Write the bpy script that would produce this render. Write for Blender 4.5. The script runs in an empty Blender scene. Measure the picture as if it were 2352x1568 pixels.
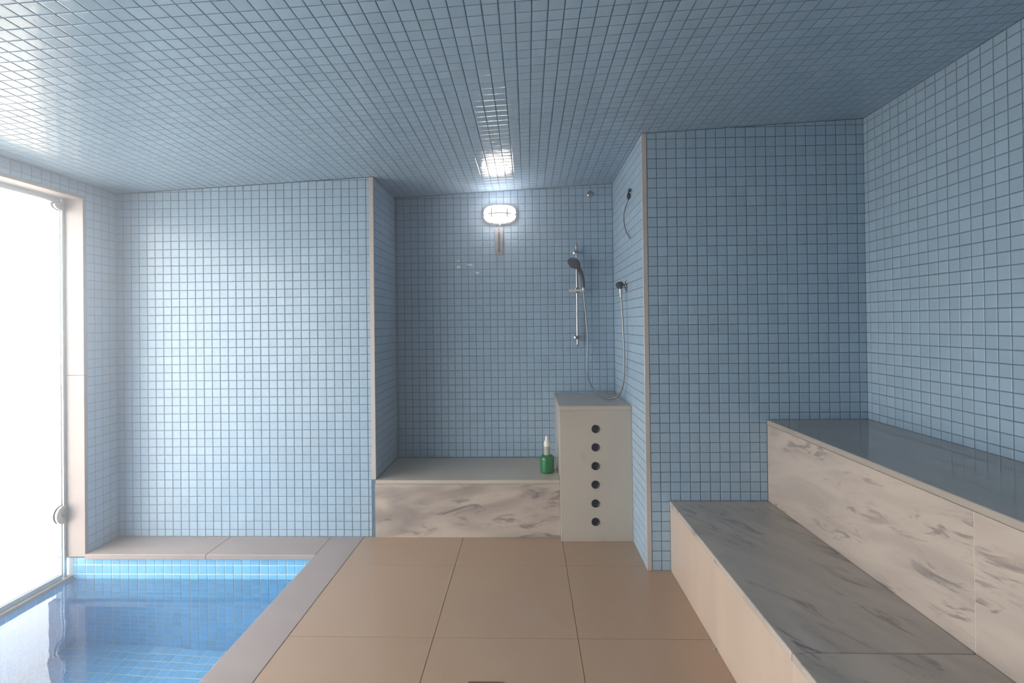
import bpy, bmesh, math, random
from mathutils import Vector, Matrix

random.seed(7)
scene = bpy.context.scene
COL = scene.collection

# ------------------------------------------------------------------ camera
F_PX, W_PX, H_PX = 1108.93, 2352.0, 1568.0
CX, CY = 1176.0, 737.62
YAW, PITCH, ROLL, CAM_H = 0.0312, -0.0058, -0.0119, 1.299
def cam_axes():
    cy, sy, cp, sp, cr, sr = (math.cos(YAW), math.sin(YAW), math.cos(PITCH), math.sin(PITCH), math.cos(ROLL), math.sin(ROLL))
    fwd = Vector((-sy * cp, cy * cp, -sp)); right = Vector((cy, sy, 0)); up = right.cross(fwd)
    return cr * right + sr * up, -sr * right + cr * up, fwd
CR, CU, CF = cam_axes()
CAM = Vector((0, 0, CAM_H))
cam_data = bpy.data.cameras.new('camera'); cam = bpy.data.objects.new('camera', cam_data); COL.objects.link(cam)
cam_data.sensor_width = 36.0; cam_data.lens = F_PX * 36.0 / W_PX
cam_data.shift_x = -(CX - W_PX / 2) / W_PX
cam_data.shift_y = (CY - H_PX / 2) / W_PX
cam_data.clip_start = 0.02
cam.matrix_world = Matrix(((CR.x, CU.x, -CF.x, 0), (CR.y, CU.y, -CF.y, 0), (CR.z, CU.z, -CF.z, CAM_H), (0, 0, 0, 1)))
scene.camera = cam
def project(p):
    v = p - CAM; d = v.dot(CF)
    if d < 0.05: return None
    return CX + F_PX * v.dot(CR) / d, CY - F_PX * v.dot(CU) / d

# ------------------------------------------------------------------ world, daylight, exposure
SKY = 11.3
world = bpy.data.worlds.new('overcast_sky'); scene.world = world; world.use_nodes = True
wn = world.node_tree.nodes; wl = world.node_tree.links
bg = wn['Background']; bg.inputs['Color'].default_value = (1.0, 0.98, 0.95, 1); bg.inputs['Strength'].default_value = SKY
scene.view_settings.view_transform = 'Standard'
scene.view_settings.look = 'None'
scene.view_settings.exposure = 0.0
scene.view_settings.gamma = 1.0
scene.view_settings.use_curve_mapping = False
scene.cycles.max_bounces = 8; scene.cycles.diffuse_bounces = 4; scene.cycles.glossy_bounces = 4; scene.cycles.transmission_bounces = 6; scene.cycles.transparent_max_bounces = 8
scene.cycles.use_adaptive_sampling = True; scene.cycles.adaptive_threshold = 0.03
# a portal in the window opening: gives off no light, only steers the sampling of the sky
pl = bpy.data.lights.new('window_portal', 'AREA'); pl.shape = 'RECTANGLE'; pl.size = 3.64; pl.size_y = 2.18
pl.cycles.is_portal = True
po = bpy.data.objects.new('window_portal', pl); COL.objects.link(po)
po.location = (-2.80, 0.91, 0.97)
po.rotation_euler = (math.radians(90), 0, math.radians(-90))

# ------------------------------------------------------------------ measures (metres; camera above the origin, +Y into the room)
X_LEFT, X_RIGHT = -2.5694, 1.7578
Y_LEFT, Y_NICHE, Y_RIGHT, Y_FRONT = 2.956, 3.439, 2.559, -1.0
X_NL, X_NR = -0.942, 0.615
X_B0, X_B1, H_B0, H_B1 = 0.737, 1.243, 0.364, 0.7855
H_NB, Y_NB = 0.3516, 2.9415
X_BOX, Y_BOX, H_BOX = 0.1885, 2.892, 0.8063
X_PI, X_PO, Y_PI = -1.2218, -1.0191, 2.716
X_PL, Y_PB = -2.66, 2.736
Z_POOL, Z_WATER = -0.99, -0.150
Z_OPEN, Y_JAMB, Y_OPEN0 = 2.054, 2.72, -0.9
def zc(x, y): return 2.2912 + 0.0452 * x - 0.0094 * y
PITCH_T = 0.0515

# ------------------------------------------------------------------ materials
def new_mat(name):
    m = bpy.data.materials.new(name); m.use_nodes = True
    return m, m.node_tree.nodes, m.node_tree.links, m.node_tree.nodes['Principled BSDF']
def simple(name, col, rough=0.5, metal=0.0, **kw):
    m, n, l, b = new_mat(name)
    b.inputs['Base Color'].default_value = (*col, 1); b.inputs['Roughness'].default_value = rough; b.inputs['Metallic'].default_value = metal
    for k, v in kw.items(): b.inputs[k].default_value = v
    tc = n.new('ShaderNodeTexCoord'); nz = n.new('ShaderNodeTexNoise'); nz.inputs['Scale'].default_value = 60
    mr = n.new('ShaderNodeMapRange'); mr.inputs[3].default_value = rough * 0.85; mr.inputs[4].default_value = min(1, rough * 1.15)
    l.new(tc.outputs['Object'], nz.inputs['Vector']); l.new(nz.outputs[0], mr.inputs[0]); l.new(mr.outputs[0], b.inputs['Roughness'])
    return m
def mixrgb(n, l, a, b, fac, mode='MIX'):
    x = n.new('ShaderNodeMix'); x.data_type = 'RGBA'; x.blend_type = mode
    for s, v in ((6, a), (7, b), (0, fac)):
        if hasattr(v, 'is_linked') or hasattr(v, 'links'): l.new(v, x.inputs[s])
        else: x.inputs[s].default_value = v if s == 0 else (*v, 1)
    return x.outputs[2]
def tile_mat(name, col, rough, var=0.05, tint=(1, 1, 1)):
    m, n, l, b = new_mat(name)
    g = n.new('ShaderNodeNewGeometry'); oi = n.new('ShaderNodeObjectInfo')
    ad = n.new('ShaderNodeMath'); ad.operation = 'ADD'; l.new(g.outputs['Random Per Island'], ad.inputs[0]); l.new(oi.outputs['Random'], ad.inputs[1])
    fr = n.new('ShaderNodeMath'); fr.operation = 'FRACT'; l.new(ad.outputs[0], fr.inputs[0])
    lo = tuple(c * (1 - var) for c in col); hi = tuple(min(1, c * (1 + var) * t) for c, t in zip(col, tint))
    l.new(mixrgb(n, l, lo, hi, fr.outputs[0]), b.inputs['Base Color'])
    b.inputs['Roughness'].default_value = rough
    tc = n.new('ShaderNodeTexCoord'); nz = n.new('ShaderNodeTexNoise'); nz.inputs['Scale'].default_value = 45
    l.new(g.outputs['Position'], nz.inputs['Vector'])
    bp = n.new('ShaderNodeBump'); bp.inputs['Strength'].default_value = 0.06; bp.inputs['Distance'].default_value = 0.01
    l.new(nz.outputs[0], bp.inputs['Height']); l.new(bp.outputs[0], b.inputs['Normal'])
    return m
def grout_mat(name, col):
    m, n, l, b = new_mat(name)
    g = n.new('ShaderNodeNewGeometry'); nz = n.new('ShaderNodeTexNoise'); nz.inputs['Scale'].default_value = 9; nz.inputs['Detail'].default_value = 5
    l.new(g.outputs['Position'], nz.inputs['Vector'])
    l.new(mixrgb(n, l, tuple(c * 0.75 for c in col), tuple(c * 1.25 for c in col), nz.outputs[0]), b.inputs['Base Color'])
    b.inputs['Roughness'].default_value = 0.85
    return m
def marble_mat(name, base, vein, rough, rot, stretch, amount, cloud=0.25, thr=0.60, seed=0.0, scale=1.0):
    """grey-veined white marble: soft clouds plus long broken dashes along one direction"""
    m, n, l, b = new_mat(name)
    g = n.new('ShaderNodeNewGeometry'); oi = n.new('ShaderNodeObjectInfo')
    off = n.new('ShaderNodeMath'); off.operation = 'MULTIPLY'; off.inputs[1].default_value = 7.0; l.new(oi.outputs['Random'], off.inputs[0])
    mp = n.new('ShaderNodeMapping'); mp.inputs['Rotation'].default_value = rot; mp.inputs['Location'].default_value = (seed, seed * 1.7, 0)
    mp.inputs['Scale'].default_value = stretch
    rt = n.new('ShaderNodeVectorRotate'); rt.rotation_type = 'EULER_XYZ'; rt.inputs['Rotation'].default_value = rot
    l.new(g.outputs['Position'], rt.inputs['Vector'])
    mp.inputs['Rotation'].default_value = (0, 0, 0)
    l.new(rt.outputs[0], mp.inputs['Vector'])
    va = n.new('ShaderNodeVectorMath'); va.operation = 'ADD'; l.new(mp.outputs[0], va.inputs[0])
    cb = n.new('ShaderNodeCombineXYZ'); l.new(off.outputs[0], cb.inputs[0]); l.new(off.outputs[0], cb.inputs[1]); l.new(cb.outputs[0], va.inputs[1])
    def noise(s, det, rg, dist):
        z = n.new('ShaderNodeTexNoise'); z.inputs['Scale'].default_value = s * scale; z.inputs['Detail'].default_value = det
        z.inputs['Roughness'].default_value = rg; z.inputs['Distortion'].default_value = dist; l.new(va.outputs[0], z.inputs['Vector']); return z.outputs[0]
    def ramp(src, a, c):
        r = n.new('ShaderNodeMapRange'); r.interpolation_type = 'SMOOTHSTEP'
        r.inputs[1].default_value = a; r.inputs[2].default_value = c; l.new(src, r.inputs[0]); return r.outputs[0]
    def mul(a, c):
        k = n.new('ShaderNodeMath'); k.operation = 'MULTIPLY'; l.new(a, k.inputs[0])
        if isinstance(c, float): k.inputs[1].default_value = c
        else: l.new(c, k.inputs[1])
        return k.outputs[0]
    clouds = mul(ramp(noise(1.3, 3, 0.55, 0.6), 0.38, 0.72), cloud)
    dashes = mul(mul(ramp(noise(3.2, 6, 0.62, 1.0), thr, thr + 0.12), ramp(noise(1.1, 2, 0.5, 0.3), 0.40, 0.62)), amount)
    c1 = mixrgb(n, l, base, tuple(x * 0.62 + y * 0.38 for x, y in zip(vein, base)), clouds)
    c2 = mixrgb(n, l, c1, vein, dashes)
    l.new(c2, b.inputs['Base Color']); b.inputs['Roughness'].default_value = rough
    return m

M = {}
M['tile'] = tile_mat('pale_blue_glazed_tile', (0.356, 0.494, 0.642), 0.28, 0.045)
M['ceiling_tile'] = tile_mat('pale_blue_glazed_ceiling_tile', (0.356, 0.494, 0.642), 0.12, 0.045)
M['grout'] = grout_mat('blue_grey_grout', (0.115, 0.185, 0.265))
M['pool_tile'] = tile_mat('pool_blue_tile', (0.19, 0.53, 0.84), 0.12, 0.08)
M['pool_grout'] = grout_mat('pool_white_grout', (0.62, 0.68, 0.70))
M['masonry'] = grout_mat('masonry', (0.5, 0.48, 0.45))
MB, MV = (0.52, 0.445, 0.40), (0.15, 0.135, 0.145)
M['marble_front_upper'] = marble_mat('marble_riser', MB, MV, 0.22, (math.radians(10), 0, 0), (1.0, 0.8, 3.6), 0.65, 0.45, 0.525, 0.0, 2.8)
M['marble_top_lower'] = marble_mat('marble_seat', (0.49, 0.44, 0.40), MV, 0.10, (0, 0, math.radians(-30)), (3.0, 0.9, 1.0), 0.75, 0.45, 0.52, 3.0, 2.4)
M['marble_top_upper'] = marble_mat('marble_seat_polished', (0.40, 0.36, 0.33), MV, 0.08, (0, 0, math.radians(-18)), (3.6, 0.7, 1.0), 0.5, 0.35, 0.60, 5.0, 1.2)
M['marble_front_lower'] = marble_mat('marble_riser_vertical', (0.56, 0.45, 0.375), MV, 0.25, (0, 0, 0), (1.0, 2.6, 0.5), 0.45, 0.25, 0.62, 1.3, 1.4)
M['marble_niche'] = marble_mat('marble_wavy', (0.54, 0.465, 0.415), MV, 0.25, (0, math.radians(8), 0), (0.8, 1.0, 2.6), 0.75, 0.95, 0.52, 2.2, 2.0)
M['marble_plain'] = marble_mat('marble_plain', (0.52, 0.47, 0.415), (0.28, 0.27, 0.26), 0.25, (0, math.radians(60), 0), (1.0, 1.0, 2.5), 0.4, 0.35, 0.60, 4.1, 0.9)
M['granite'] = marble_mat('pink_grey_stone', (0.375, 0.312, 0.302), (0.25, 0.215, 0.222), 0.42, (0, 0, math.radians(15)), (1.0, 2.0, 1.0), 0.35, 0.45, 0.55, 1.1, 3.0)
M['floor_grout'] = grout_mat('brown_floor_grout', (0.16, 0.115, 0.08))
def floor_mat():
    m, n, l, b = new_mat('beige_porcelain')
    g = n.new('ShaderNodeNewGeometry'); oi = n.new('ShaderNodeObjectInfo')
    nz = n.new('ShaderNodeTexNoise'); nz.inputs['Scale'].default_value = 5; nz.inputs['Detail'].default_value = 6; l.new(g.outputs['Position'], nz.inputs['Vector'])
    c = mixrgb(n, l, (0.40, 0.275, 0.19), (0.47, 0.33, 0.235), nz.outputs[0])
    l.new(mixrgb(n, l, c, (0.45, 0.31, 0.22), oi.outputs['Random']), b.inputs['Base Color'])
    b.inputs['Roughness'].default_value = 0.24
    n2 = n.new('ShaderNodeTexNoise'); n2.inputs['Scale'].default_value = 220; l.new(g.outputs['Position'], n2.inputs['Vector'])
    bp = n.new('ShaderNodeBump'); bp.inputs['Strength'].default_value = 0.04; bp.inputs['Distance'].default_value = 0.002; l.new(n2.outputs[0], bp.inputs['Height']); l.new(bp.outputs[0], b.inputs['Normal'])
    return m
M['floor_tile'] = floor_mat()
M['joint'] = grout_mat('pale_joint', (0.66, 0.58, 0.46))
M['profile'] = simple('ivory_profile', (0.54, 0.49, 0.475), 0.35)
M['chrome'] = simple('chrome', (0.52, 0.51, 0.53), 0.24, 1.0)
M['hose_metal'] = simple('hose_metal', (0.36, 0.37, 0.39), 0.42, 0.9)
M['satin_metal'] = simple('satin_metal', (0.72, 0.68, 0.66), 0.5, 0.3)
M['dark_chrome'] = simple('smoked_chrome', (0.085, 0.085, 0.12), 0.3, 0.3)
M['aluminium'] = simple('satin_aluminium', (0.55, 0.62, 0.68), 0.35, 0.7)
M['white_plastic'] = simple('white_plastic', (0.75, 0.75, 0.74), 0.35)
M['clear_plastic'] = simple('milky_plastic', (0.55, 0.58, 0.54), 0.25, 0.0, **{'Transmission Weight': 0.35})
M['green_liquid'] = simple('green_bottle', (0.02, 0.22, 0.085), 0.15, 0.0, **{'Transmission Weight': 0.25})
M['black_rubber'] = simple('black_rubber', (0.012, 0.014, 0.025), 0.4)
M['grey_rim'] = simple('grey_rim', (0.30, 0.31, 0.32), 0.4)
M['wire'] = simple('dark_wire', (0.03, 0.035, 0.04), 0.5)
M['aged_board'] = simple('aged_board', (0.33, 0.335, 0.36), 0.5)
M['red_spirit'] = simple('dark_spirit_tube', (0.10, 0.085, 0.09), 0.2)
M['speck'] = simple('white_speck', (0.85, 0.87, 0.88), 0.5)
M['drain_brown'] = simple('brown_drain', (0.14, 0.075, 0.055), 0.4)
M['terrace'] = grout_mat('pale_terrace_paving', (0.72, 0.66, 0.58))
M['terrace_wall'] = grout_mat('beige_render', (0.55, 0.43, 0.34))
M['terrace_white'] = grout_mat('white_render', (0.8, 0.78, 0.75))
def glass_mat():
    m = bpy.data.materials.new('clear_pane'); m.use_nodes = True; n = m.node_tree.nodes; l = m.node_tree.links; n.clear()
    o = n.new('ShaderNodeOutputMaterial'); t = n.new('ShaderNodeBsdfTransparent'); t.inputs[0].default_value = (0.96, 0.965, 0.96, 1)
    gl = n.new('ShaderNodeBsdfGlossy'); gl.inputs['Roughness'].default_value = 0.02
    f = n.new('ShaderNodeFresnel'); ge = n.new('ShaderNodeNewGeometry'); mr = n.new('ShaderNodeMapRange')   # same reflectance on both faces of the thin pane
    mr.inputs[3].default_value = 1.45; mr.inputs[4].default_value = 1 / 1.45; l.new(ge.outputs['Backfacing'], mr.inputs[0]); l.new(mr.outputs[0], f.inputs[0]); mx = n.new('ShaderNodeMixShader')
    l.new(f.outputs[0], mx.inputs[0]); l.new(t.outputs[0], mx.inputs[1]); l.new(gl.outputs[0], mx.inputs[2]); l.new(mx.outputs[0], o.inputs[0])
    return m
M['glass'] = glass_mat()
def water_mat():
    m, n, l, b = new_mat('pool_water')
    b.inputs['Base Color'].default_value = (0.88, 0.98, 1.0, 1); b.inputs['Roughness'].default_value = 0.0; b.inputs['IOR'].default_value = 1.333
    b.inputs['Transmission Weight'].default_value = 1.0
    g = n.new('ShaderNodeNewGeometry'); nz = n.new('ShaderNodeTexNoise'); nz.inputs['Scale'].default_value = 5; nz.inputs['Detail'].default_value = 2
    l.new(g.outputs['Position'], nz.inputs['Vector'])
    bp = n.new('ShaderNodeBump'); bp.inputs['Strength'].default_value = 0.10; bp.inputs['Distance'].default_value = 0.02
    l.new(nz.outputs[0], bp.inputs['Height']); l.new(bp.outputs[0], b.inputs['Normal'])
    return m
M['water'] = water_mat()
def lamp_mat():
    m, n, l, b = new_mat('lit_glass')
    b.inputs['Base Color'].default_value = (0.9, 0.85, 0.8, 1)
    b.inputs['Emission Color'].default_value = (1.0, 0.92, 0.87, 1); b.inputs['Emission Strength'].default_value = 24.0
    return m
M['lamp'] = lamp_mat()

# ------------------------------------------------------------------ mesh helpers
def tag(o, label=None, cat=None, group=None, kind=None):
    for k, v in (('label', label), ('category', cat), ('group', group), ('kind', kind)):
        if v: o[k] = v
    return o
def link(name, me, mat, parent=None, smooth=False):
    if mat: me.materials.append(M[mat])
    if smooth: me.polygons.foreach_set('use_smooth', [True] * len(me.polygons))
    o = bpy.data.objects.new(name, me); COL.objects.link(o)
    if parent: o.parent = parent
    return o
def empty(name, loc=(0, 0, 0)):
    o = bpy.data.objects.new(name, None); o.location = loc; COL.objects.link(o); o.empty_display_size = 0.05; return o
def from_bm(name, bm, mat, parent=None, smooth=False):
    bmesh.ops.recalc_face_normals(bm, faces=bm.faces)
    me = bpy.data.meshes.new(name); bm.to_mesh(me); bm.free()
    o = link(name, me, mat, parent, smooth)
    if parent: o.matrix_parent_inverse = Matrix.Translation(-Vector(parent.location))
    return o
def prism(bm, poly, axis, a, b):
    """extrude a 2-D outline along axis ('x','y','z') from a to b"""
    def P(u, v, w): return {'z': (u, v, w), 'y': (u, w, v), 'x': (w, u, v)}[axis]
    lo = [bm.verts.new(P(u, v, a)) for u, v in poly]; hi = [bm.verts.new(P(u, v, b)) for u, v in poly]
    bm.faces.new(lo); bm.faces.new(hi[::-1]); k = len(poly)
    for i in range(k): bm.faces.new((lo[i], hi[i], hi[(i + 1) % k], lo[(i + 1) % k]))
    return bm
def box(name, mat, x0, x1, y0, y1, z0, z1, parent=None, bevel=0.0, seg=1):
    bm = bmesh.new(); prism(bm, [(x0, y0), (x1, y0), (x1, y1), (x0, y1)], 'z', z0, z1)
    if bevel: bmesh.ops.bevel(bm, geom=bm.edges[:], offset=bevel, segments=seg, affect='EDGES', profile=0.5)
    return from_bm(name, bm, mat, parent)
def polyprism(name, mat, poly, axis, a, b, parent=None, bevel=0.0):
    bm = bmesh.new(); prism(bm, poly, axis, a, b)
    if bevel: bmesh.ops.bevel(bm, geom=bm.edges[:], offset=bevel, segments=1, affect='EDGES')
    return from_bm(name, bm, mat, parent)
def frame_of(d):
    d = Vector(d).normalized(); a = Vector((0, 0, 1)) if abs(d.z) < 0.9 else Vector((1, 0, 0))
    u = d.cross(a).normalized(); return u, d.cross(u), d
def lathe(name, mat, base, direc, prof, n=24, parent=None, sx=1.0, sy=1.0, uv=None, smooth=True):
    """prof: (radius, distance along the axis)"""
    u, v, d = frame_of(direc)
    if uv: u, v = Vector(uv[0]), Vector(uv[1])
    bm = bmesh.new(); rings = []; base = Vector(base)
    for r, h in prof:
        if r < 1e-6: rings.append([bm.verts.new(base + d * h)])
        else: rings.append([bm.verts.new(base + d * h + u * r * sx * math.cos(2 * math.pi * i / n) + v * r * sy * math.sin(2 * math.pi * i / n)) for i in range(n)])
    for A, B in zip(rings, rings[1:]):
        for i in range(n):
            j = (i + 1) % n
            if len(A) == 1 and len(B) == 1: continue
            if len(A) == 1: bm.faces.new((A[0], B[i], B[j]))
            elif len(B) == 1: bm.faces.new((A[i], A[j], B[0]))
            else: bm.faces.new((A[i], A[j], B[j], B[i]))
    for R_ in (rings[0], rings[-1]):
        if len(R_) > 1: bm.faces.new(R_)
    o = from_bm(name, bm, mat, parent, smooth)
    o.data.set_sharp_from_angle(angle=math.radians(40))
    return o
def smooth_path(pts, sub=6):
    P = [Vector(p) for p in pts]; P = [P[0] * 2 - P[1]] + P + [P[-1] * 2 - P[-2]]; out = []
    for i in range(1, len(P) - 2):
        for k in range(sub):
            t = k / sub
            out.append(0.5 * ((2 * P[i]) + (P[i + 1] - P[i - 1]) * t + (2 * P[i - 1] - 5 * P[i] + 4 * P[i + 1] - P[i + 2]) * t * t + (3 * P[i] - P[i - 1] - 3 * P[i + 1] + P[i + 2]) * t ** 3))
    out.append(P[-2]); return out
def tube(name, mat, pts, r, n=10, parent=None, closed=False):
    P = [Vector(p) for p in pts]; bm = bmesh.new(); rings = []; k = len(P)
    d0 = (P[1] - P[0]).normalized(); u, v, _ = frame_of(d0)
    for i, p in enumerate(P):
        if closed: d = (P[(i + 1) % k] - P[i - 1]).normalized()
        else: d = (P[min(i + 1, k - 1)] - P[max(i - 1, 0)]).normalized()
        u = (u - d * u.dot(d)).normalized(); v = d.cross(u)
        rr = r[i] if isinstance(r, (list, tuple)) else r
        rings.append([bm.verts.new(p + u * rr * math.cos(2 * math.pi * j / n) + v * rr * math.sin(2 * math.pi * j / n)) for j in range(n)])
    for a in range(k if closed else k - 1):
        A, B = rings[a], rings[(a + 1) % k]
        for j in range(n): bm.faces.new((A[j], A[(j + 1) % n], B[(j + 1) % n], B[j]))
    if not closed: bm.faces.new(rings[0]); bm.faces.new(rings[-1][::-1])
    o = from_bm(name, bm, mat, parent, True); o.data.set_sharp_from_angle(angle=math.radians(50)); return o

# ------------------------------------------------------------------ mosaic tiling
def clip(poly, a, b, c):
    """keep a*u + b*v <= c"""
    out = []
    for i in range(len(poly)):
        p, q = poly[i], poly[(i + 1) % len(poly)]
        dp, dq = a * p[0] + b * p[1] - c, a * q[0] + b * q[1] - c
        if dp <= 0: out.append(p)
        if (dp < 0 < dq) or (dq < 0 < dp):
            t = dp / (dp - dq); out.append((p[0] + (q[0] - p[0]) * t, p[1] + (q[1] - p[1]) * t))
    return out
def clip_convex(poly, region):
    for i in range(len(region)):
        (x0, y0), (x1, y1) = region[i], region[(i + 1) % len(region)]
        ex, ey = x1 - x0, y1 - y0            # region counter-clockwise: inside is on the left
        poly = clip(poly, ey, -ex, ey * x0 - ex * y0)
        if len(poly) < 3: return []
    return poly
def area(p): return 0.5 * sum(p[i][0] * p[(i + 1) % len(p)][1] - p[(i + 1) % len(p)][0] * p[i][1] for i in range(len(p)))
TILE_MESH = {}
def tile_mesh(mat, size, h, ch, drop):
    key = (mat, size, h, ch, drop)
    if key not in TILE_MESH:
        s, t = size / 2, size / 2 - ch
        V = [(x * s, y * s, z) for z in (-0.002, h - drop) for x, y in ((-1, -1), (1, -1), (1, 1), (-1, 1))] + [(x * t, y * t, h) for x, y in ((-1, -1), (1, -1), (1, 1), (-1, 1))]
        Fc = [(8, 9, 10, 11)] + [(a + i, a + (i + 1) % 4, a + 4 + (i + 1) % 4, a + 4 + i) for a in (0, 4) for i in range(4)]
        me = bpy.data.meshes.new('tile'); me.from_pydata(V, [], Fc); me.materials.append(M[mat]); TILE_MESH[key] = me
    return TILE_MESH[key]
def tile_surface(parent, mat, origin, U, V, regions, pu, pv, max_objects=300, tilt=0.0025, size=0.0480, h=0.0020, ch=0.0020, drop=0.0011, rows_kind='tile'):
    """mosaic on the plane origin + u*U + v*V (normal U x V); origin lies in the grout plane"""
    O, U, V = Vector(origin), Vector(U).normalized(), Vector(V).normalized(); Nn = U.cross(V).normalized()
    u0 = min(p[0] for r in regions for p in r); u1 = max(p[0] for r in regions for p in r)
    v0 = min(p[1] for r in regions for p in r); v1 = max(p[1] for r in regions for p in r)
    full, cut = [], []; g = size / 2
    for i in range(math.floor((u0 - pu) / PITCH_T) - 1, math.ceil((u1 - pu) / PITCH_T) + 1):
        for j in range(math.floor((v0 - pv) / PITCH_T) - 1, math.ceil((v1 - pv) / PITCH_T) + 1):
            cu, cv = pu + (i + 0.5) * PITCH_T, pv + (j + 0.5) * PITCH_T
            sq = [(cu - g, cv - g), (cu + g, cv - g), (cu + g, cv + g), (cu - g, cv + g)]
            parts = [q for q in (clip_convex(sq, r) for r in regions) if len(q) >= 3]
            tot = sum(area(q) for q in parts)
            if tot > 0.995 * size * size: full.append((cu, cv))
            else:
                if not parts: continue
                cut += [q for q in parts if area(q) > 0.06 * size * size]
    def shows(cu, cv):
        pts = [project(O + U * (cu + a * g) + V * (cv + b * g)) for a, b in ((-1, -1), (1, -1), (1, 1), (-1, 1))]
        if any(p is None for p in pts): return 0
        if not all(-5 < p[0] < W_PX + 5 and -5 < p[1] < H_PX + 5 for p in pts): return 0
        w = math.dist(pts[0], pts[2]); k = math.dist(pts[1], pts[3])
        A = abs(area(pts)); return A if A / max(w, k) > 4.5 else 0
    ranked = sorted(((shows(*c), c) for c in full), key=lambda t: -t[0])
    singles = [c for s, c in ranked if s > 0][:max_objects]; chosen = set(singles)
    me = tile_mesh(mat, size, h, ch, drop)
    def basis():
        a, b = random.gauss(0, tilt), random.gauss(0, tilt)
        n = (Nn + U * a + V * b).normalized(); u = (U - n * U.dot(n)).normalized(); return u, n.cross(u), n
    for cu, cv in singles:
        u, v, n = basis(); c = O + U * cu + V * cv
        o = bpy.data.objects.new(rows_kind, me); COL.objects.link(o); o.parent = parent
        o.matrix_world = Matrix(((u.x, v.x, n.x, c.x), (u.y, v.y, n.y, c.y), (u.z, v.z, n.z, c.z), (0, 0, 0, 1)))
    VV, FF = [], []
    src = [tuple(x.co) for x in me.vertices]; sf = [tuple(p.vertices) for p in me.polygons]
    for c in full:
        if c in chosen: continue
        u, v, n = basis(); p = O + U * c[0] + V * c[1]; k = len(VV)
        VV += [p + u * x + v * y + n * z for x, y, z in src]; FF += [tuple(k + i for i in f) for f in sf]
    for q in cut:
        u, v, n = basis(); mu = sum(p[0] for p in q) / len(q); mv = sum(p[1] for p in q) / len(q); p = O + U * mu + V * mv; k = len(VV); m = len(q)
        r = [(a - mu, b - mv) for a, b in q]; ins = []
        for a, b in r:
            d = math.hypot(a, b); f = max(0.3, 1 - 1.4 * ch / d) if d > 1e-6 else 1; ins.append((a * f, b * f))
        VV += [p + u * a + v * b - n * 0.002 for a, b in r] + [p + u * a + v * b + n * (h - drop) for a, b in r] + [p + u * a + v * b + n * h for a, b in ins]
        FF.append(tuple(k + 2 * m + i for i in range(m)))
        FF += [(k + s + i, k + s + (i + 1) % m, k + s + m + (i + 1) % m, k + s + m + i) for s in (0, m) for i in range(m)]
    if VV:
        mm = bpy.data.meshes.new('tile_rest'); mm.from_pydata(VV, [], FF); o = link('tile_rest', mm, mat, parent); o['kind'] = 'stuff'
def rect(a, b, c, d): return [(a, c), (b, c), (b, d), (a, d)]
REC = 0.0020      # the grout sits this far behind the tile faces

# ================================================================== SETTING
def struct(o, label, cat): return tag(o, label, cat, kind='structure')

# --- back wall over the pool (plane Y = Y_LEFT)
g = Y_LEFT + REC
w = polyprism('wall_back_pool', 'grout', [(X_LEFT - 0.22, -1.1), (-0.945, -1.1), (-0.945, zc(-0.945, g)), (X_LEFT - 0.22, zc(X_LEFT - 0.22, g))], 'y', g, g + 0.10)
struct(w, 'pale blue mosaic wall behind the plunge pool', 'wall')
tile_surface(w, 'tile', (0, g, 0), (1, 0, 0), (0, 0, 1), [[(X_LEFT, 0.0), (-0.970, 0.0), (-0.970, zc(-0.97, g) - 0.002), (X_LEFT, zc(X_LEFT, g) - 0.002)]], -0.989, 0.1436)
# --- shower niche
NR = 1.5898
g = X_NL - REC
w = polyprism('wall_niche_left', 'grout', [(Y_LEFT + 0.102, 0), (Y_NICHE + 0.1, 0), (Y_NICHE + 0.1, zc(g, Y_NICHE)), (Y_LEFT + 0.102, zc(g, Y_LEFT))], 'x', g - 0.10, g)
struct(w, 'narrow blue mosaic side wall of the shower niche next to the pool wall', 'wall')
tile_surface(w, 'tile', (g, 0, 0), (0, 1, 0), (0, 0, 1), [[(Y_LEFT + 0.006, H_NB), (Y_NICHE, H_NB), (Y_NICHE, zc(g, Y_NICHE) - 0.002), (Y_LEFT + 0.006, zc(g, Y_LEFT) - 0.002)]], Y_LEFT + 0.006, NR)
g = Y_NICHE + REC
w = polyprism('wall_niche_back', 'grout', [(X_NL - 0.002, 0), (X_NR + 0.002, 0), (X_NR + 0.002, zc(X_NR, g)), (X_NL - 0.002, zc(X_NL, g))], 'y', g, g + 0.10)
struct(w, 'blue mosaic back wall of the shower niche behind the lit lamp', 'wall')
tile_surface(w, 'tile', (0, g, 0), (1, 0, 0), (0, 0, 1), [[(X_NL + 0.002, H_NB), (X_NR - 0.002, H_NB), (X_NR - 0.002, zc(X_NR, g) - 0.002), (X_NL + 0.002, zc(X_NL, g) - 0.002)]], -0.5177, NR)
wall_niche_back = w
g = X_NR + REC
w = polyprism('wall_niche_right', 'grout', [(Y_RIGHT + 0.102, -0.1), (Y_NICHE + 0.1, -0.1), (Y_NICHE + 0.1, zc(g, Y_NICHE)), (Y_RIGHT + 0.102, zc(g, Y_RIGHT))], 'x', g, g + 0.10)
struct(w, 'blue mosaic side wall of the shower niche next to the marble benches', 'wall')
tile_surface(w, 'tile', (g, 0, 0), (0, -1, 0), (0, 0, 1), [[(-Y_NICHE, 0.0), (-Y_RIGHT - 0.008, 0.0), (-Y_RIGHT - 0.008, zc(g, Y_RIGHT) - 0.002), (-Y_NICHE, zc(g, Y_NICHE) - 0.002)]], -Y_RIGHT - 0.008, NR)
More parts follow.
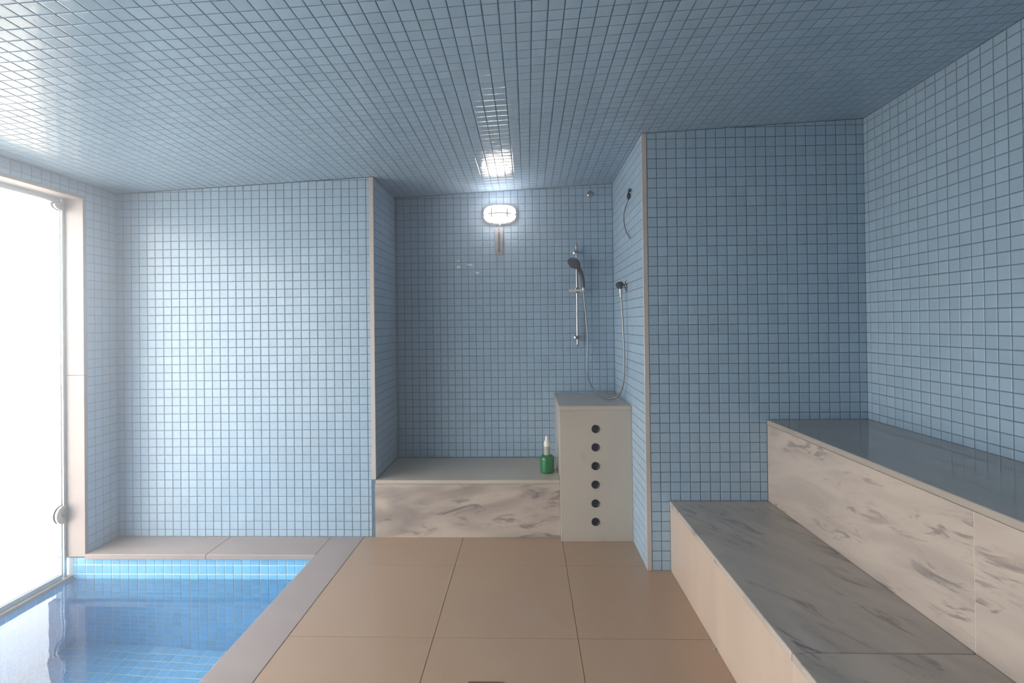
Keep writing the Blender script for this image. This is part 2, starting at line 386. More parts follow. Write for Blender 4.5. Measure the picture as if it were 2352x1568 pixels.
# --- wall at the end of the benches
g = Y_RIGHT + REC
w = polyprism('wall_back_bench', 'grout', [(0.618, -0.1), (X_RIGHT + 0.1, -0.1), (X_RIGHT + 0.1, zc(X_RIGHT + 0.1, g)), (0.618, zc(0.618, g))], 'y', g, g + 0.10)
struct(w, 'shaded blue mosaic wall at the end of the marble benches', 'wall')
tile_surface(w, 'tile', (0, g, 0), (1, 0, 0), (0, 0, 1), [[(0.640, 0.0), (X_B0, 0.0), (X_B0, H_B0), (0.640, H_B0)], [(0.640, H_B0), (X_B1, H_B0), (X_B1, H_B1), (0.640, H_B1)],
    [(0.640, H_B1), (X_RIGHT, H_B1), (X_RIGHT, zc(X_RIGHT, g) - 0.002), (0.640, zc(0.64, g) - 0.002)]], 0.6400, 1.131)
# --- right wall
g = X_RIGHT + REC
w = polyprism('wall_right', 'grout', [(Y_FRONT - 0.1, -0.1), (Y_RIGHT, -0.1), (Y_RIGHT, zc(g, Y_RIGHT)), (Y_FRONT - 0.1, zc(g, Y_FRONT))], 'x', g, g + 0.10)
struct(w, 'lit blue mosaic wall rising above the upper marble bench', 'wall')
tile_surface(w, 'tile', (g, 0, 0), (0, -1, 0), (0, 0, 1), [[(-Y_RIGHT, H_B1), (-Y_FRONT, H_B1), (-Y_FRONT, zc(g, Y_FRONT) - 0.002), (-Y_RIGHT, zc(g, Y_RIGHT) - 0.002)]], -2.530, 1.131)
# --- left wall: pier, header over the glazing, near pier
g = X_LEFT - REC
bm = bmesh.new()
for y0, y1, z0 in ((Y_JAMB + 0.02, Y_LEFT, -0.016), (Y_OPEN0, Y_JAMB + 0.02, Z_OPEN + 0.02), (Y_FRONT - 0.1, Y_OPEN0, -0.1)):
    prism(bm, [(y0, z0), (y1, z0), (y1, zc(g, y1)), (y0, zc(g, y0))], 'x', g - 0.218, g)
w = from_bm('wall_left', bm, 'grout'); struct(w, 'blue mosaic wall strip around the tall glazing over the pool', 'wall')
tile_surface(w, 'tile', (g, 0, 0), (0, 1, 0), (0, 0, 1), [rect(Y_JAMB + 0.02, Y_LEFT, 0.0, Z_OPEN + 0.02), [(Y_OPEN0, Z_OPEN + 0.02), (Y_LEFT, Z_OPEN + 0.02), (Y_LEFT, zc(g, Y_LEFT) - 0.002), (Y_OPEN0, zc(g, Y_OPEN0) - 0.002)],
    [(Y_FRONT, 0), (Y_OPEN0, 0), (Y_OPEN0, zc(g, Y_OPEN0) - 0.002), (Y_FRONT, zc(g, Y_FRONT) - 0.002)]], Y_JAMB + 0.02, 0.1436)
# --- wall behind the camera
g = Y_FRONT - REC
w = polyprism('wall_front', 'grout', [(X_LEFT - 0.22, -1.1), (X_RIGHT + 0.1, -1.1), (X_RIGHT + 0.1, zc(X_RIGHT, g)), (X_LEFT - 0.22, zc(X_LEFT - 0.2, g))], 'y', g - 0.1, g)
struct(w, 'blue mosaic wall closing the near end of the room', 'wall')
tile_surface(w, 'tile', (0, g, 0), (-1, 0, 0), (0, 0, 1), [[(-X_RIGHT, 0), (-X_LEFT, 0), (-X_LEFT, zc(X_LEFT, g) - 0.002), (-X_RIGHT, zc(X_RIGHT, g) - 0.002)]], 0, 0.1436, 0)
# --- ceiling, rising gently away from the window
bm = bmesh.new()
plan = [(X_LEFT - 0.22, Y_FRONT - 0.1), (X_RIGHT + 0.1, Y_FRONT - 0.1), (X_RIGHT + 0.1, Y_NICHE + 0.1), (X_LEFT - 0.22, Y_NICHE + 0.1)]
lo = [bm.verts.new((x, y, zc(x, y) + REC)) for x, y in plan]; hi = [bm.verts.new((x, y, zc(x, y) + 0.12)) for x, y in plan]
bm.faces.new(lo[::-1]); bm.faces.new(hi)
for i in range(4): bm.faces.new((lo[i], lo[(i + 1) % 4], hi[(i + 1) % 4], hi[i]))
w = from_bm('ceiling', bm, 'grout'); struct(w, 'gently sloping ceiling of glossy pale blue mosaic tiles', 'ceiling')
cu = math.sqrt(1 + 0.0452 ** 2); cvv = math.sqrt(1 + 0.0094 ** 2)
# u runs along +X in the ceiling plane, v along -Y, so that U x V points down
tile_surface(w, 'ceiling_tile', (0, 0, zc(0, 0) + REC), (1, 0, 0.0452), (0, -1, 0.0094),
    [rect(X_LEFT * cu, X_RIGHT * cu, -Y_RIGHT * cvv, -Y_FRONT), rect(X_LEFT * cu, X_NR * cu, -Y_LEFT * cvv, -Y_RIGHT * cvv), rect(X_NL * cu, X_NR * cu, -Y_NICHE * cvv, -Y_LEFT * cvv)],
    0.0264, -1.4606, 300, tilt=0.0055, ch=0.0032, drop=0.00045)

# --- corner profiles of the niche
o = polyprism('trim_1', 'profile', [(-0.970, Y_LEFT - 0.002), (X_NL, Y_LEFT - 0.002), (X_NL, Y_LEFT + 0.005), (-0.970, Y_LEFT + 0.005)], 'z', H_NB, zc(-0.96, Y_LEFT) - 0.002, bevel=0.0015)
struct(o, 'ivory corner strip on the niche edge beside the pool wall', 'trim')
o = polyprism('trim_2', 'profile', [(X_NR - 0.001, Y_RIGHT - 0.002), (0.639, Y_RIGHT - 0.002), (0.639, Y_RIGHT + 0.006), (X_NR - 0.001, Y_RIGHT + 0.006)], 'z', 0.0, zc(0.62, Y_RIGHT) - 0.002, bevel=0.0015)
struct(o, 'ivory corner strip on the niche edge beside the benches', 'trim')

# --- floor: grout bed and large porcelain tiles
T, FX, FY = 0.6, -0.4047, 2.0049
w = polyprism('floor', 'floor_grout', [(X_PO - 0.0, Y_FRONT), (X_RIGHT, Y_FRONT), (X_RIGHT, Y_RIGHT), (X_NR, Y_RIGHT), (X_NR, Y_NICHE), (X_PO, Y_NICHE)], 'z', -0.10, -0.0015)
struct(w, 'floor of large beige porcelain tiles between pool and benches', 'floor')
gx = 0.0013
xs = [(X_PO + 0.003, FX - gx), (FX + gx, FX + T - gx), (FX + T + gx, X_B0)]
ys = [FY + T * k for k in range(-6, 3)]
for a, b in zip(ys, ys[1:]):
    y0, y1 = max(a + gx, Y_FRONT), min(b - gx, Y_NB + 0.01)
    if y1 <= y0: continue
    for k, (x0, x1) in enumerate(xs):
        if k == 2 and y1 > Y_RIGHT:
            if y0 < Y_RIGHT: poly = [(x0, y0), (x1, y0), (x1, Y_RIGHT), (X_NR, Y_RIGHT), (X_NR, y1), (x0, y1)]
            else: poly = [(x0, y0), (X_NR, y0), (X_NR, y1), (x0, y1)]
        else: poly = [(x0, y0), (x1, y0), (x1, y1), (x0, y1)]
        polyprism('floor_tile', 'floor_tile', poly, 'z', -0.009, 0.0, w, bevel=0.0006)

# --- pool basin
Y_PF = -0.75
g = Y_PB + REC
w = box('wall_pool_back', 'pool_grout', X_PL - 0.1, X_PI + 0.12, g, g + 0.10, Z_POOL - 0.1, -0.0305)
struct(w, 'blue tiled far side of the plunge pool with white joints', 'wall')
tile_surface(w, 'pool_tile', (0, g, 0), (1, 0, 0), (0, 0, 1), [rect(X_PL, X_PI + 0.02, Z_POOL, -0.031)], X_PI - 0.02, -0.0185, 300, size=0.0468)
g = X_PL - REC
w = box('wall_pool_left', 'pool_grout', g - 0.13, g, Y_PF - 0.1, g * 0 + Y_PB + REC, Z_POOL - 0.1, -0.1495)
struct(w, 'blue tiled pool side under the glazing', 'wall')
tile_surface(w, 'pool_tile', (g, 0, 0), (0, 1, 0), (0, 0, 1), [rect(Y_PF, Y_PB, Z_POOL, -0.150)], Y_PB, -0.0315, 300, size=0.0468)
g = X_PI + 0.02 + REC
w = box('wall_pool_right', 'pool_grout', g, X_PO - 0.001, Y_PF - 0.1, Y_PB + REC, Z_POOL - 0.1, -0.0305)
struct(w, 'blue tiled pool side under the coping', 'wall')
tile_surface(w, 'pool_tile', (g, 0, 0), (0, -1, 0), (0, 0, 1), [rect(-Y_PB, -Y_PF, Z_POOL, -0.031)], -Y_PB, -0.0315, 0, size=0.0468)
g = Y_PF - REC
w = box('wall_pool_front', 'pool_grout', X_PL - 0.1, X_PI + 0.12, g - 0.1, g, Z_POOL - 0.1, -0.0305)
struct(w, 'blue tiled near end of the plunge pool', 'wall')
tile_surface(w, 'pool_tile', (0, g, 0), (-1, 0, 0), (0, 0, 1), [rect(-X_PI - 0.02, -X_PL, Z_POOL, -0.031)], 0, -0.0315, 0, size=0.0468)
w = box('floor_pool', 'pool_grout', X_PL - 0.1, X_PI + 0.12, Y_PF - 0.1, Y_PB + 0.1, Z_POOL - 0.1, Z_POOL)
struct(w, 'blue tiled bottom of the plunge pool', 'floor')
tile_surface(w, 'pool_tile', (0, 0, Z_POOL), (1, 0, 0), (0, 1, 0), [rect(X_PL, X_PI + 0.02, Y_PF, Y_PB)], X_PI - 0.02, Y_PB, 300, size=0.0468)
bm = bmesh.new()
vs = [bm.verts.new((x, y, Z_WATER)) for x, y in ((X_PL - 0.002, Y_PF - 0.002), (X_PI + 0.022, Y_PF - 0.002), (X_PI + 0.022, Y_PB + 0.002), (X_PL - 0.002, Y_PB + 0.002))]
bm.faces.new(vs)
o = from_bm('pool_water', bm, 'water')
if o.data.polygons[0].normal.z < 0: o.data.flip_normals()
tag(o, 'clear blue water filling the plunge pool', 'water', kind='stuff')

# --- deck slab beside the pool near the camera (behind the frame)
o = box('floor_front', 'floor_tile', X_LEFT, X_PO - 0.002, Y_FRONT, Y_PF - 0.202, -0.10, 0.0); struct(o, 'strip of beige floor at the near end of the pool', 'floor')

# --- window: stone reveal, glazing
rev = empty('trim_3', (X_LEFT - 0.11, Y_JAMB, 0.0)); struct(rev, 'pinkish stone lining around the glazed opening', 'trim')
X_OUT = X_LEFT - 0.222
box('jamb_stone', 'granite', X_OUT, X_LEFT, Y_JAMB, Y_JAMB + 0.0195, -0.016, 1.031, rev, 0.001)
box('jamb_stone', 'granite', X_OUT, X_LEFT, Y_JAMB, Y_JAMB + 0.0195, 1.033, Z_OPEN, rev, 0.001)
box('head_stone', 'granite', X_OUT, X_LEFT, 1.30, Y_JAMB + 0.0195, Z_OPEN, Z_OPEN + 0.0195, rev, 0.001)
box('head_stone', 'granite', X_OUT, X_LEFT, Y_OPEN0, 1.298, Z_OPEN, Z_OPEN + 0.0195, rev, 0.001)
box('sill_stone', 'granite', X_OUT, X_PL + 0.004, 1.30, Y_PB, -0.149, -0.129, rev, 0.002)
box('sill_stone', 'granite', X_OUT, X_PL + 0.004, Y_OPEN0, 1.298, -0.149, -0.129, rev, 0.002)
X_G = -2.690
win = empty('window_1', (X_G, 1.4, -0.129)); struct(win, 'tall frameless glass panes over the pool looking onto the bright terrace', 'window')
for y0, y1 in ((1.34, 2.706), (0.02, 1.33), (Y_OPEN0, 0.01)):
    box('pane', 'glass', X_G - 0.004, X_G + 0.004, y0, y1, -0.117, Z_OPEN - 0.014, win)
def channel(name, y0, y1, z0, z1):
    bm = bmesh.new()
    if z1 - z0 > y1 - y0: outline = [(X_G - 0.011, y1 - 0.016), (X_G - 0.0045, y1 - 0.016), (X_G - 0.0045, y1 - 0.003), (X_G + 0.0045, y1 - 0.003), (X_G + 0.0045, y1 - 0.016), (X_G + 0.011, y1 - 0.016), (X_G + 0.011, y1), (X_G - 0.011, y1)]; prism(bm, outline, 'z', z0, z1)
    else:
        e = 1 if z0 < 0 else -1; b_, t_ = (z0, z1) if e > 0 else (z1, z0)
        outline = [(X_G - 0.011, t_), (X_G - 0.0045, t_), (X_G - 0.0045, b_ + e * 0.004), (X_G + 0.0045, b_ + e * 0.004), (X_G + 0.0045, t_), (X_G + 0.011, t_), (X_G + 0.011, b_), (X_G - 0.011, b_)]
        prism(bm, outline, 'y', y0, y1)
    return from_bm(name, bm, 'aluminium', win)
channel('side_channel', 2.69, Y_JAMB, -0.129, Z_OPEN)
channel('sill_channel', Y_OPEN0, 2.69, -0.129, -0.103)
channel('head_channel', Y_OPEN0, 2.69, Z_OPEN - 0.026, Z_OPEN)
def clamp(z, hgt):
    for s, nm in ((1, 'clamp'), (-1, 'clamp')):
        a = X_G + s * 0.0045; b = X_G + s * 0.019
        pts = [(Y_JAMB - 0.001, z - hgt / 2), (Y_JAMB - 0.001, z + hgt / 2)] + [(2.700 - 0.045 * math.sin(t), z + hgt / 2 * math.cos(t)) for t in [math.pi * k / 10 for k in range(11)]]
        c = polyprism(nm, 'chrome', pts, 'x', min(a, b), max(a, b), win, bevel=0.002)
        lathe('screw', 'dark_chrome', (b, 2.69, z), (s, 0, 0), [(0.007, 0), (0.007, 0.002), (0.004, 0.003), (0.0, 0.0015)], 12, c)
clamp(0.235, 0.105); clamp(Z_OPEN - 0.045, 0.05)

# --- terrace outside the glazing
o = box('ground_terrace', 'terrace', -16, X_OUT - 0.001, -8, 18, -0.42, -0.30); struct(o, 'bright pale terrace paving outside the glazing', 'ground')
o = empty('wall_terrace', (-8, 7.2, -0.30)); struct(o, 'low beige terrace wall with a white cap outside', 'wall')
box('wall_body', 'terrace_wall', -14, -4.2, 7.0, 7.3, -0.30, 0.33, o); box('coping_band', 'terrace_white', -14, -4.2, 6.95, 7.35, 0.33, 0.39, o, 0.01)
o = box('wall_terrace_far', 'terrace_wall', -15, -3.2, 10.0, 10.3, -0.30, 1.9); struct(o, 'tall beige boundary wall at the far end of the terrace', 'wall')

# --- thin steam added in the room to imitate glare around the window
HAZE = 0.11
if HAZE:
    m = bpy.data.materials.new('glare_veil'); m.use_nodes = True; n = m.node_tree.nodes; n.clear()
    vo = n.new('ShaderNodeOutputMaterial'); vs_ = n.new('ShaderNodeVolumeScatter'); vs_.inputs['Color'].default_value = (0.90, 0.94, 1.0, 1)
    vs_.inputs['Density'].default_value = HAZE; vs_.inputs['Anisotropy'].default_value = 0.75; m.node_tree.links.new(vs_.outputs[0], vo.inputs['Volume'])
    M['veil'] = m
    bm = bmesh.new(); e = 0.04
    plan = [(X_G, Y_FRONT - e), (X_RIGHT + e, Y_FRONT - e), (X_RIGHT + e, Y_RIGHT + e), (X_NR + e, Y_RIGHT + e), (X_NR + e, Y_NICHE + e), (X_NL - e, Y_NICHE + e), (X_NL - e, Y_LEFT + e), (X_G, Y_LEFT + e)]
    lo = [bm.verts.new((x, y, Z_WATER - 0.003)) for x, y in plan]; hi = [bm.verts.new((x, y, zc(x, y) + e)) for x, y in plan]
    bm.faces.new(lo); bm.faces.new(hi)
    for i in range(len(plan)): bm.faces.new((lo[i], lo[(i + 1) % len(plan)], hi[(i + 1) % len(plan)], hi[i]))
    tag(from_bm('glare_haze', bm, 'veil'), 'thin pale steam added in the room to imitate window glare', 'veil', kind='stuff')

# ================================================================== THINGS
# --- pool coping
cop = empty('pool_coping', (X_PI, Y_PI, -0.03)); tag(cop, 'pinkish grey stone coping framing two sides of the pool', 'coping')
box('coping_stone', 'granite', X_LEFT + 0.001, -1.8560, Y_PI, Y_LEFT, -0.03, 0.0, cop, 0.003, 2)
box('coping_stone', 'granite', -1.8545, X_PI - 0.0005, Y_PI, Y_LEFT, -0.03, 0.0, cop, 0.003, 2)
box('coping_stone', 'granite', X_PI, X_PO, 1.52, Y_LEFT, -0.03, 0.0, cop, 0.003, 2)
box('coping_stone', 'granite', X_PI, X_PO, Y_PF - 0.2, 1.5185, -0.03, 0.0, cop, 0.003, 2)
box('coping_stone', 'granite', X_LEFT, X_PI - 0.001, Y_PF - 0.2, Y_PF + 0.02, -0.03, 0.0, cop, 0.003, 2)

# --- stepped marble benches
def bench(name, label, x0, x1, z0, z1, mtop, mfront, jt, jf):
    r = empty(name, (x0, 1.0, z0)); tag(r, label, 'bench', 'stepped marble benches')
    e = [Y_FRONT] + jt + [Y_RIGHT]
    for a, b in zip(e, e[1:]): box('seat_slab', mtop, x0 - 0.003, x1, a + (0.0008 if a > Y_FRONT else 0), b - 0.0008, z1 - 0.025, z1, r, 0.004, 2)
    e = [Y_FRONT] + jf + [Y_RIGHT]
    for a, b in zip(e, e[1:]): box('front_panel', mfront, x0, x0 + 0.02, a + (0.0008 if a > Y_FRONT else 0), b - 0.0008, z0, z1 - 0.0262, r, 0.0006)
    for a in jf: box('joint', 'joint', x0 + 0.0006, x0 + 0.018, a - 0.0008, a + 0.0008, z0, z1 - 0.0264, r)
    box('core', 'masonry', x0 + 0.0205, x1, Y_FRONT, Y_RIGHT, z0, z1 - 0.0255, r)
    return r
bench('marble_bench', 'lower marble bench step with grey-blotched seat beside the beige floor', X_B0, X_B1, 0.0, H_B0, 'marble_top_lower', 'marble_front_lower', [0.2, 1.392], [0.2, 1.385])
bench('marble_bench', 'upper marble bench step against the blue mosaic side wall', X_B1 + 0.0005, X_RIGHT, H_B0 - 0.030, H_B1, 'marble_top_upper', 'marble_front_upper', [0.3], [0.2, 1.396])

# --- niche bench
r = empty('niche_bench', (-0.38, 3.19, 0)); tag(r, 'low marble bench with wavy grey veins inside the shower niche', 'bench')
box('seat_slab', 'marble_plain', X_NL + 0.001, X_BOX - 0.001, Y_NB - 0.003, Y_NICHE, H_NB - 0.024, H_NB, r, 0.003, 2)
box('front_panel', 'marble_niche', X_NL - 0.003, X_BOX - 0.001, Y_NB, Y_NB + 0.014, 0.0005, H_NB - 0.0255, r, 0.0006)
box('core', 'masonry', X_NL + 0.001, X_BOX - 0.001, Y_NB + 0.0145, Y_NICHE, 0.0005, H_NB - 0.025, r)

# --- marble cabinet with six round ports
r = empty('marble_cabinet', (0.4, 3.16, 0)); tag(r, 'tall pale marble cabinet with six round black ports in the niche', 'cabinet')
box('top_slab', 'marble_plain', X_BOX - 0.006, X_NR - 0.001, Y_BOX - 0.004, Y_NICHE, H_BOX - 0.026, H_BOX, r, 0.003, 2)
box('side_panel', 'marble_plain', X_BOX, X_BOX + 0.02, Y_BOX + 0.0205, Y_NICHE, 0.0005, H_BOX - 0.0265, r, 0.0006)
PORTS = (0.669, 0.560, 0.449, 0.339, 0.227, 0.118); XP = (0.399, 0.397, 0.3955, 0.394, 0.393, 0.392)
fp = box('front_panel', 'marble_plain', X_BOX, X_NR - 0.001, Y_BOX, Y_BOX + 0.02, 0.0005, H_BOX - 0.0265, r, 0.0006)
box('body', 'masonry', X_BOX + 0.0205, X_NR - 0.001, Y_BOX + 0.0205, Y_NICHE, 0.0005, H_BOX - 0.0268, r)
for x, z in zip(XP, PORTS):
    p = lathe('port', 'black_rubber', (x, Y_BOX + 0.0005, z), (0, -1, 0), [(0.0242, 0), (0.0242, 0.003), (0.0225, 0.0045), (0.0195, 0.004), (0.017, 0.0012), (0.0, 0.0008)], 28, r)
    p['label'] = 'black round port'

# --- lamp on the niche wall
LX, LZ, LY = -0.184, 2.078, Y_NICHE - 0.0005
r = empty('bulkhead_lamp', (LX, LY, LZ)); tag(r, 'lit oval bulkhead lamp with a wire cage on the niche wall', 'lamp')
UV = ((1, 0, 0), (0, 0, 1))
A, B = 0.112, 0.064
def sup(t, a, b, e=0.72):
    c, s = math.cos(t), math.sin(t); return a * math.copysign(abs(c) ** e, c), b * math.copysign(abs(s) ** e, s)
def oval(name, mat, rings, n=40, parent=r):
    bm = bmesh.new(); R_ = []
    for f, dep in rings:
        if f < 1e-6: R_.append([bm.verts.new((LX, LY - dep, LZ))])
        else:
            off = (1 - f) * 0.0
            R_.append([bm.verts.new((LX + sup(2 * math.pi * i / n, A * f, B * f)[0], LY - dep, LZ + sup(2 * math.pi * i / n, A * f, B * f)[1])) for i in range(n)])
    for P_, Q_ in zip(R_, R_[1:]):
        for i in range(n):
            j = (i + 1) % n
            if len(Q_) == 1: bm.faces.new((P_[i], P_[j], Q_[0]))
            else: bm.faces.new((P_[i], P_[j], Q_[j], Q_[i]))
    bm.faces.new(R_[0])
    return from_bm(name, bm, mat, parent, True)
oval('base', 'white_plastic', [(1.06, 0.0), (1.06, 0.018), (1.0, 0.024), (0.93, 0.024)])
oval('diffuser', 'lamp', [(0.96, 0.0245), (0.955, 0.040), (0.90, 0.058), (0.78, 0.072), (0.5, 0.082), (0.0, 0.085)])
def cage_pt(x, z):
    f = min(1.0, math.sqrt((x / A) ** 2 + (z / B) ** 2)); return (LX + x, LY - (0.094 - 0.062 * f ** 3), LZ + z)
for x in (-0.055, 0.055):
    zz = B * (1 - abs(x / A) ** 2.6) ** (1 / 2.6)
    tube('cage_bar', 'grey_rim', [cage_pt(x, zz * t / 8) for t in range(-8, 9)], 0.0050, 8, r)
tube('cage_bar', 'grey_rim', [cage_pt(A * t / 10, -0.006) for t in range(-10, 11)], 0.0050, 8, r)
tube('cage_ring', 'grey_rim', [(LX + sup(2 * math.pi * i / 40, A * 1.02, B * 1.02)[0], LY - 0.028, LZ + sup(2 * math.pi * i / 40, A * 1.02, B * 1.02)[1]) for i in range(40)], 0.0035, 6, r, True)
lathe('screw', 'grey_rim', (LX, LY - 0.020, LZ - B * 1.06 - 0.004), (0, -1, 0), [(0.007, 0), (0.007, 0.006), (0.005, 0.009), (0, 0.009)], 12, r)

# --- thermometer below the lamp
TX = -0.194
r = empty('wall_thermometer', (TX, LY, 1.787)); tag(r, 'narrow grey wall thermometer hanging below the lit lamp', 'thermometer')
bd_ = box('board', 'aged_board', TX - 0.029, TX + 0.029, LY - 0.012, LY, 1.790, 1.985, r, 0.004, 2)
lathe('nail', 'wire', (TX + 0.001, LY - 0.012, 1.974), (0, -1, 0), [(0.0055, 0), (0.0055, 0.003), (0, 0.004)], 12, bd_)
gt_ = tube('glass_tube', 'red_spirit', [(TX + 0.001, LY - 0.0145, 1.826), (TX + 0.001, LY - 0.0145, 1.955)], 0.0042, 8, r)
lathe('bulb', 'red_spirit', (TX + 0.001, LY - 0.0145, 1.822), (0, 0, 1), [(0, -0.008), (0.005, -0.006), (0.0075, 0), (0.005, 0.006), (0.0, 0.008)], 12, gt_)

# --- chrome cap high on the niche wall
r = empty('chrome_rosette', (0.459, LY, 2.214)); tag(r, 'small round chrome rosette high on the niche wall', 'rosette')
lathe('flange', 'chrome', (0.459, LY, 2.214), (0, -1, 0), [(0.022, 0), (0.022, 0.004), (0.018, 0.008), (0.014, 0.009)], 24, r)
lathe('nose', 'chrome', (0.459, LY - 0.009, 2.214), (0, -1, 0), [(0.013, 0), (0.0125, 0.008), (0.009, 0.013), (0.0, 0.015)], 20, r)

# --- small white specks on the niche wall belong to that wall
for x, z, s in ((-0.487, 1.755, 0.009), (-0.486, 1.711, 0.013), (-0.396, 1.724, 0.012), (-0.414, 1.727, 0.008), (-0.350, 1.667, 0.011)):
    lathe('white_dab', 'speck', (x, LY, z), (0, -1, 0), [(s, 0), (s * 0.8, 0.0012), (0, 0.0018)], 10, wall_niche_back, sx=1.2, sy=0.8)

# --- shower rail
BX, BY = 0.351, Y_NICHE - 0.055
r = empty('shower_rail', (BX, Y_NICHE, 1.15)); tag(r, 'chrome vertical shower rail with a sliding cross bar', 'shower rail')
tube('bar', 'chrome', [(BX, BY, 1.156), (BX, BY, 1.84)], 0.0095, 14, r)
for z in (1.800, 1.200):
    lathe('bracket', 'chrome', (BX, LY, z), (0, -1, 0), [(0.020, 0), (0.020, 0.006), (0.012, 0.010), (0.012, 0.045), (0.014, 0.050), (0.014, 0.062), (0.011, 0.068), (0.0, 0.069)], 18, r)
lathe('end_cap', 'chrome', (BX, BY, 1.84), (0, 0, 1), [(0.0105, 0), (0.0105, 0.008), (0.007, 0.014), (0, 0.015)], 14, r)
lathe('end_cap', 'chrome', (BX, BY, 1.156), (0, 0, -1), [(0.0105, 0), (0.0105, 0.006), (0.006, 0.016), (0, 0.017)], 14, r)
sl = tube('slider', 'satin_metal', [(0.292, BY - 0.022, 1.527), (0.400, BY - 0.022, 1.527)], 0.0115, 14, r)
box('slider_block', 'chrome', BX - 0.016, BX + 0.016, BY - 0.030, BY + 0.014, 1.510, 1.546, r, 0.004, 2)

# --- hand shower with hose
r = empty('hand_shower', (0.39, 3.36, 1.53)); tag(r, 'smoke-dark hand shower resting in the rail with its long looping hose', 'hand shower')
hd = Vector((-0.50, -0.55, -0.72)).normalized(); hc = Vector((0.327, 3.325, 1.712))
hd_ = lathe('head', 'dark_chrome', hc - hd * 0.022, hd, [(0.0, -0.004), (0.022, 0.0), (0.040, 0.010), (0.047, 0.019), (0.047, 0.026), (0.044, 0.029)], 28, r)
lathe('spray_face', 'dark_chrome', hc + hd * 0.0065, hd, [(0.043, 0), (0.043, 0.0015), (0.030, 0.003), (0.0, 0.0035)], 28, hd_)
hp = smooth_path([(0.338, 3.335, 1.705), (0.361, 3.345, 1.675), (0.378, 3.352, 1.640), (0.389, 3.358, 1.595), (0.393, 3.360, 1.548)], 5)
tube('handle', 'dark_chrome', hp, [0.018 - 0.006 * i / (len(hp) - 1) for i in range(len(hp))], 14, r)
lathe('hose_nut', 'chrome', (0.393, 3.360, 1.550), (0.02, 0.0, -1), [(0.011, 0), (0.012, 0.004), (0.012, 0.022), (0.009, 0.030)], 14, r)
hose = smooth_path([(0.3935, 3.361, 1.525), (0.401, 3.37, 1.44), (0.409, 3.375, 1.366), (0.420, 3.375, 1.199), (0.413, 3.355, 1.004), (0.416, 3.32, 0.912), (0.454, 3.22, 0.834), (0.520, 3.10, 0.816), (0.571, 3.04, 0.853), (0.591, 3.0, 0.947), (0.592, 2.98, 1.088), (0.586, 2.97, 1.248), (0.580, 2.975, 1.408), (0.577, 2.98, 1.462)], 8)
tube('hose', 'hose_metal', hose, 0.0058, 10, r)

# --- wall outlet with its own small spray on the niche side wall
r = empty('wall_outlet', (X_NR, 2.985, 1.525)); tag(r, 'chrome wall outlet and spray holder on the niche side wall', 'shower outlet')
lathe('wall_plate', 'chrome', (X_NR - 0.0005, 2.985, 1.525), (-1, 0, 0), [(0.034, 0), (0.034, 0.004), (0.029, 0.008), (0.014, 0.010), (0.012, 0.022)], 26, r)
lathe('elbow', 'chrome', (0.594, 2.983, 1.524), (-1, 0, -0.15), [(0.012, 0), (0.0135, 0.006), (0.0135, 0.02), (0.011, 0.026), (0, 0.027)], 16, r)
sd = Vector((-0.80, -0.25, -0.55)).normalized(); sc_ = Vector((0.574, 2.982, 1.532))
lathe('spray_nozzle', 'dark_chrome', sc_ - sd * 0.012, sd, [(0.0, -0.010), (0.014, -0.006), (0.019, 0.004), (0.024, 0.018), (0.024, 0.027), (0.021, 0.031), (0, 0.031)], 20, r)
lathe('hose_nut', 'chrome', (0.577, 2.981, 1.517), (0, 0, -1), [(0.010, 0), (0.0115, 0.010), (0.0115, 0.036), (0.009, 0.046), (0.0085, 0.058)], 14, r)

# --- loose wire on the niche side wall
r = empty('loose_wire', (X_NR, 2.83, 2.05)); tag(r, 'thin dark wire with a plug dangling on the niche side wall', 'wire')
lathe('socket', 'wire', (X_NR - 0.0005, 2.826, 2.070), (-1, 0, 0), [(0.010, 0), (0.010, 0.006), (0.006, 0.016), (0, 0.017)], 14, r)
lathe('plug', 'wire', (0.601, 2.827, 2.068), (0.0, 0.25, -1), [(0.0045, 0), (0.0055, 0.014), (0.011, 0.022), (0.012, 0.036), (0.008, 0.046), (0.003, 0.052)], 12, r)
tube('cable', 'wire', smooth_path([(0.601, 2.839, 2.020), (0.603, 2.916, 2.002), (0.604, 2.983, 1.971), (0.604, 2.987, 1.918), (0.604, 2.938, 1.855), (0.603, 2.877, 1.817), (0.599, 2.795, 1.782)], 6), 0.0024, 8, r)

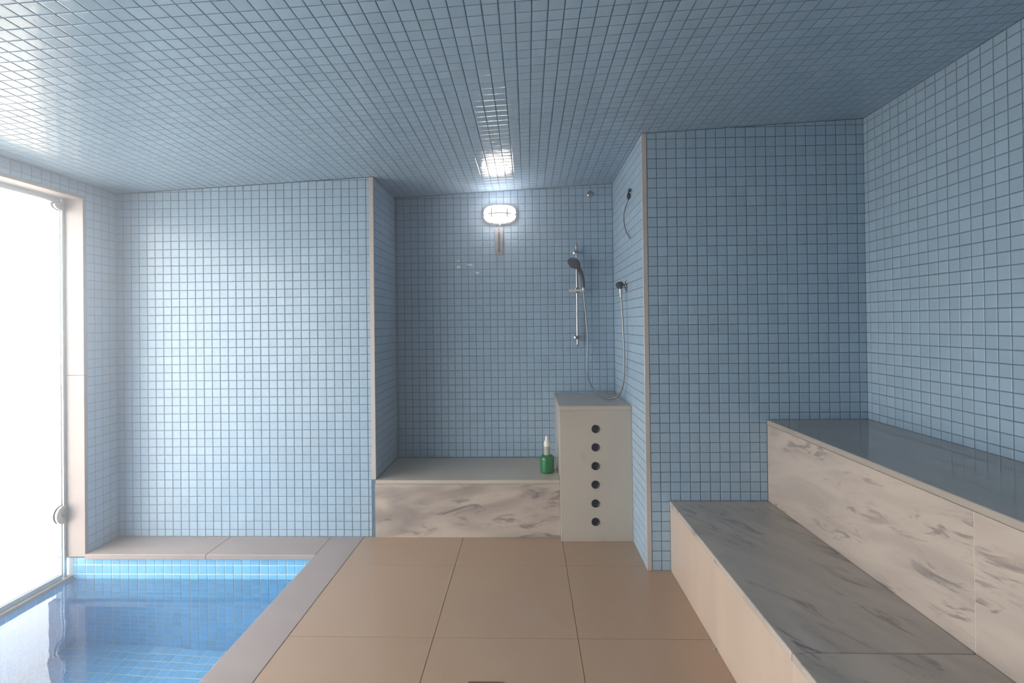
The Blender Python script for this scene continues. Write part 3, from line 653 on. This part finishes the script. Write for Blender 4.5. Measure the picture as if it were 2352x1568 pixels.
# --- green bottle on the niche bench
bx, by, bz = 0.117, 3.10, H_NB
r = empty('pump_bottle', (bx, by, bz)); tag(r, 'small green bottle with a white nozzle standing on the niche bench', 'bottle')
lathe('body', 'green_liquid', (bx, by, bz), (0, 0, 1), [(0.040, 0), (0.0445, 0.004), (0.0455, 0.015), (0.0445, 0.050), (0.0455, 0.085), (0.043, 0.100), (0.034, 0.108), (0.0205, 0.111)], 28, r)
lathe('neck', 'clear_plastic', (bx, by, bz + 0.1105), (0, 0, 1), [(0.0195, 0), (0.0190, 0.040), (0.0205, 0.044), (0.0205, 0.054)], 22, r)
cp_ = lathe('cap', 'white_plastic', (bx, by, bz + 0.1640), (0, 0, 1), [(0.0195, 0), (0.0195, 0.018), (0.0165, 0.032), (0.0130, 0.036)], 22, r)
lathe('nozzle', 'white_plastic', (bx, by, bz + 0.1995), (0, 0, 1), [(0.0120, 0), (0.0105, 0.018), (0.0075, 0.030), (0.0, 0.033)], 18, cp_)

# --- floor drain at the bottom of the frame
r = empty('floor_drain', (-0.164, 1.69, 0)); tag(r, 'brown square floor drain in the beige tiles', 'drain')
dx, dy, s = -0.164, 1.69, 0.066
for a in (-1, 1):
    box('frame', 'drain_brown', dx - s, dx + s, dy + a * (s - 0.006) - 0.006, dy + a * (s - 0.006) + 0.006, 0.0002, 0.004, r, 0.001)
    box('frame', 'drain_brown', dx + a * (s - 0.006) - 0.006, dx + a * (s - 0.006) + 0.006, dy - s + 0.0122, dy + s - 0.0122, 0.0002, 0.004, r, 0.001)
box('pan', 'black_rubber', dx - s + 0.012, dx + s - 0.012, dy - s + 0.012, dy + s - 0.012, 0.0002, 0.0012, r)
for k in range(7): box('slat', 'drain_brown', dx - s + 0.012, dx + s - 0.012, dy - 0.048 + k * 0.016 - 0.005, dy - 0.048 + k * 0.016 + 0.005, 0.0014, 0.0036, r, 0.0006)

# --- chip of grout lying at the foot of the lower bench
bm = bmesh.new()
for x, y, z in ((0, 0, 0), (0.012, -0.003, 0), (0.017, 0.008, 0), (0.005, 0.012, 0), (0.003, 0.002, 0.004), (0.011, 0.002, 0.005), (0.009, 0.008, 0.004)): bm.verts.new((0.719 + x, 1.945 + y, z + 0.0003))
bmesh.ops.convex_hull(bm, input=bm.verts)
o = from_bm('plaster_chip', bm, 'aged_board'); tag(o, 'tiny grey plaster chip lying at the foot of the lower bench', 'debris')
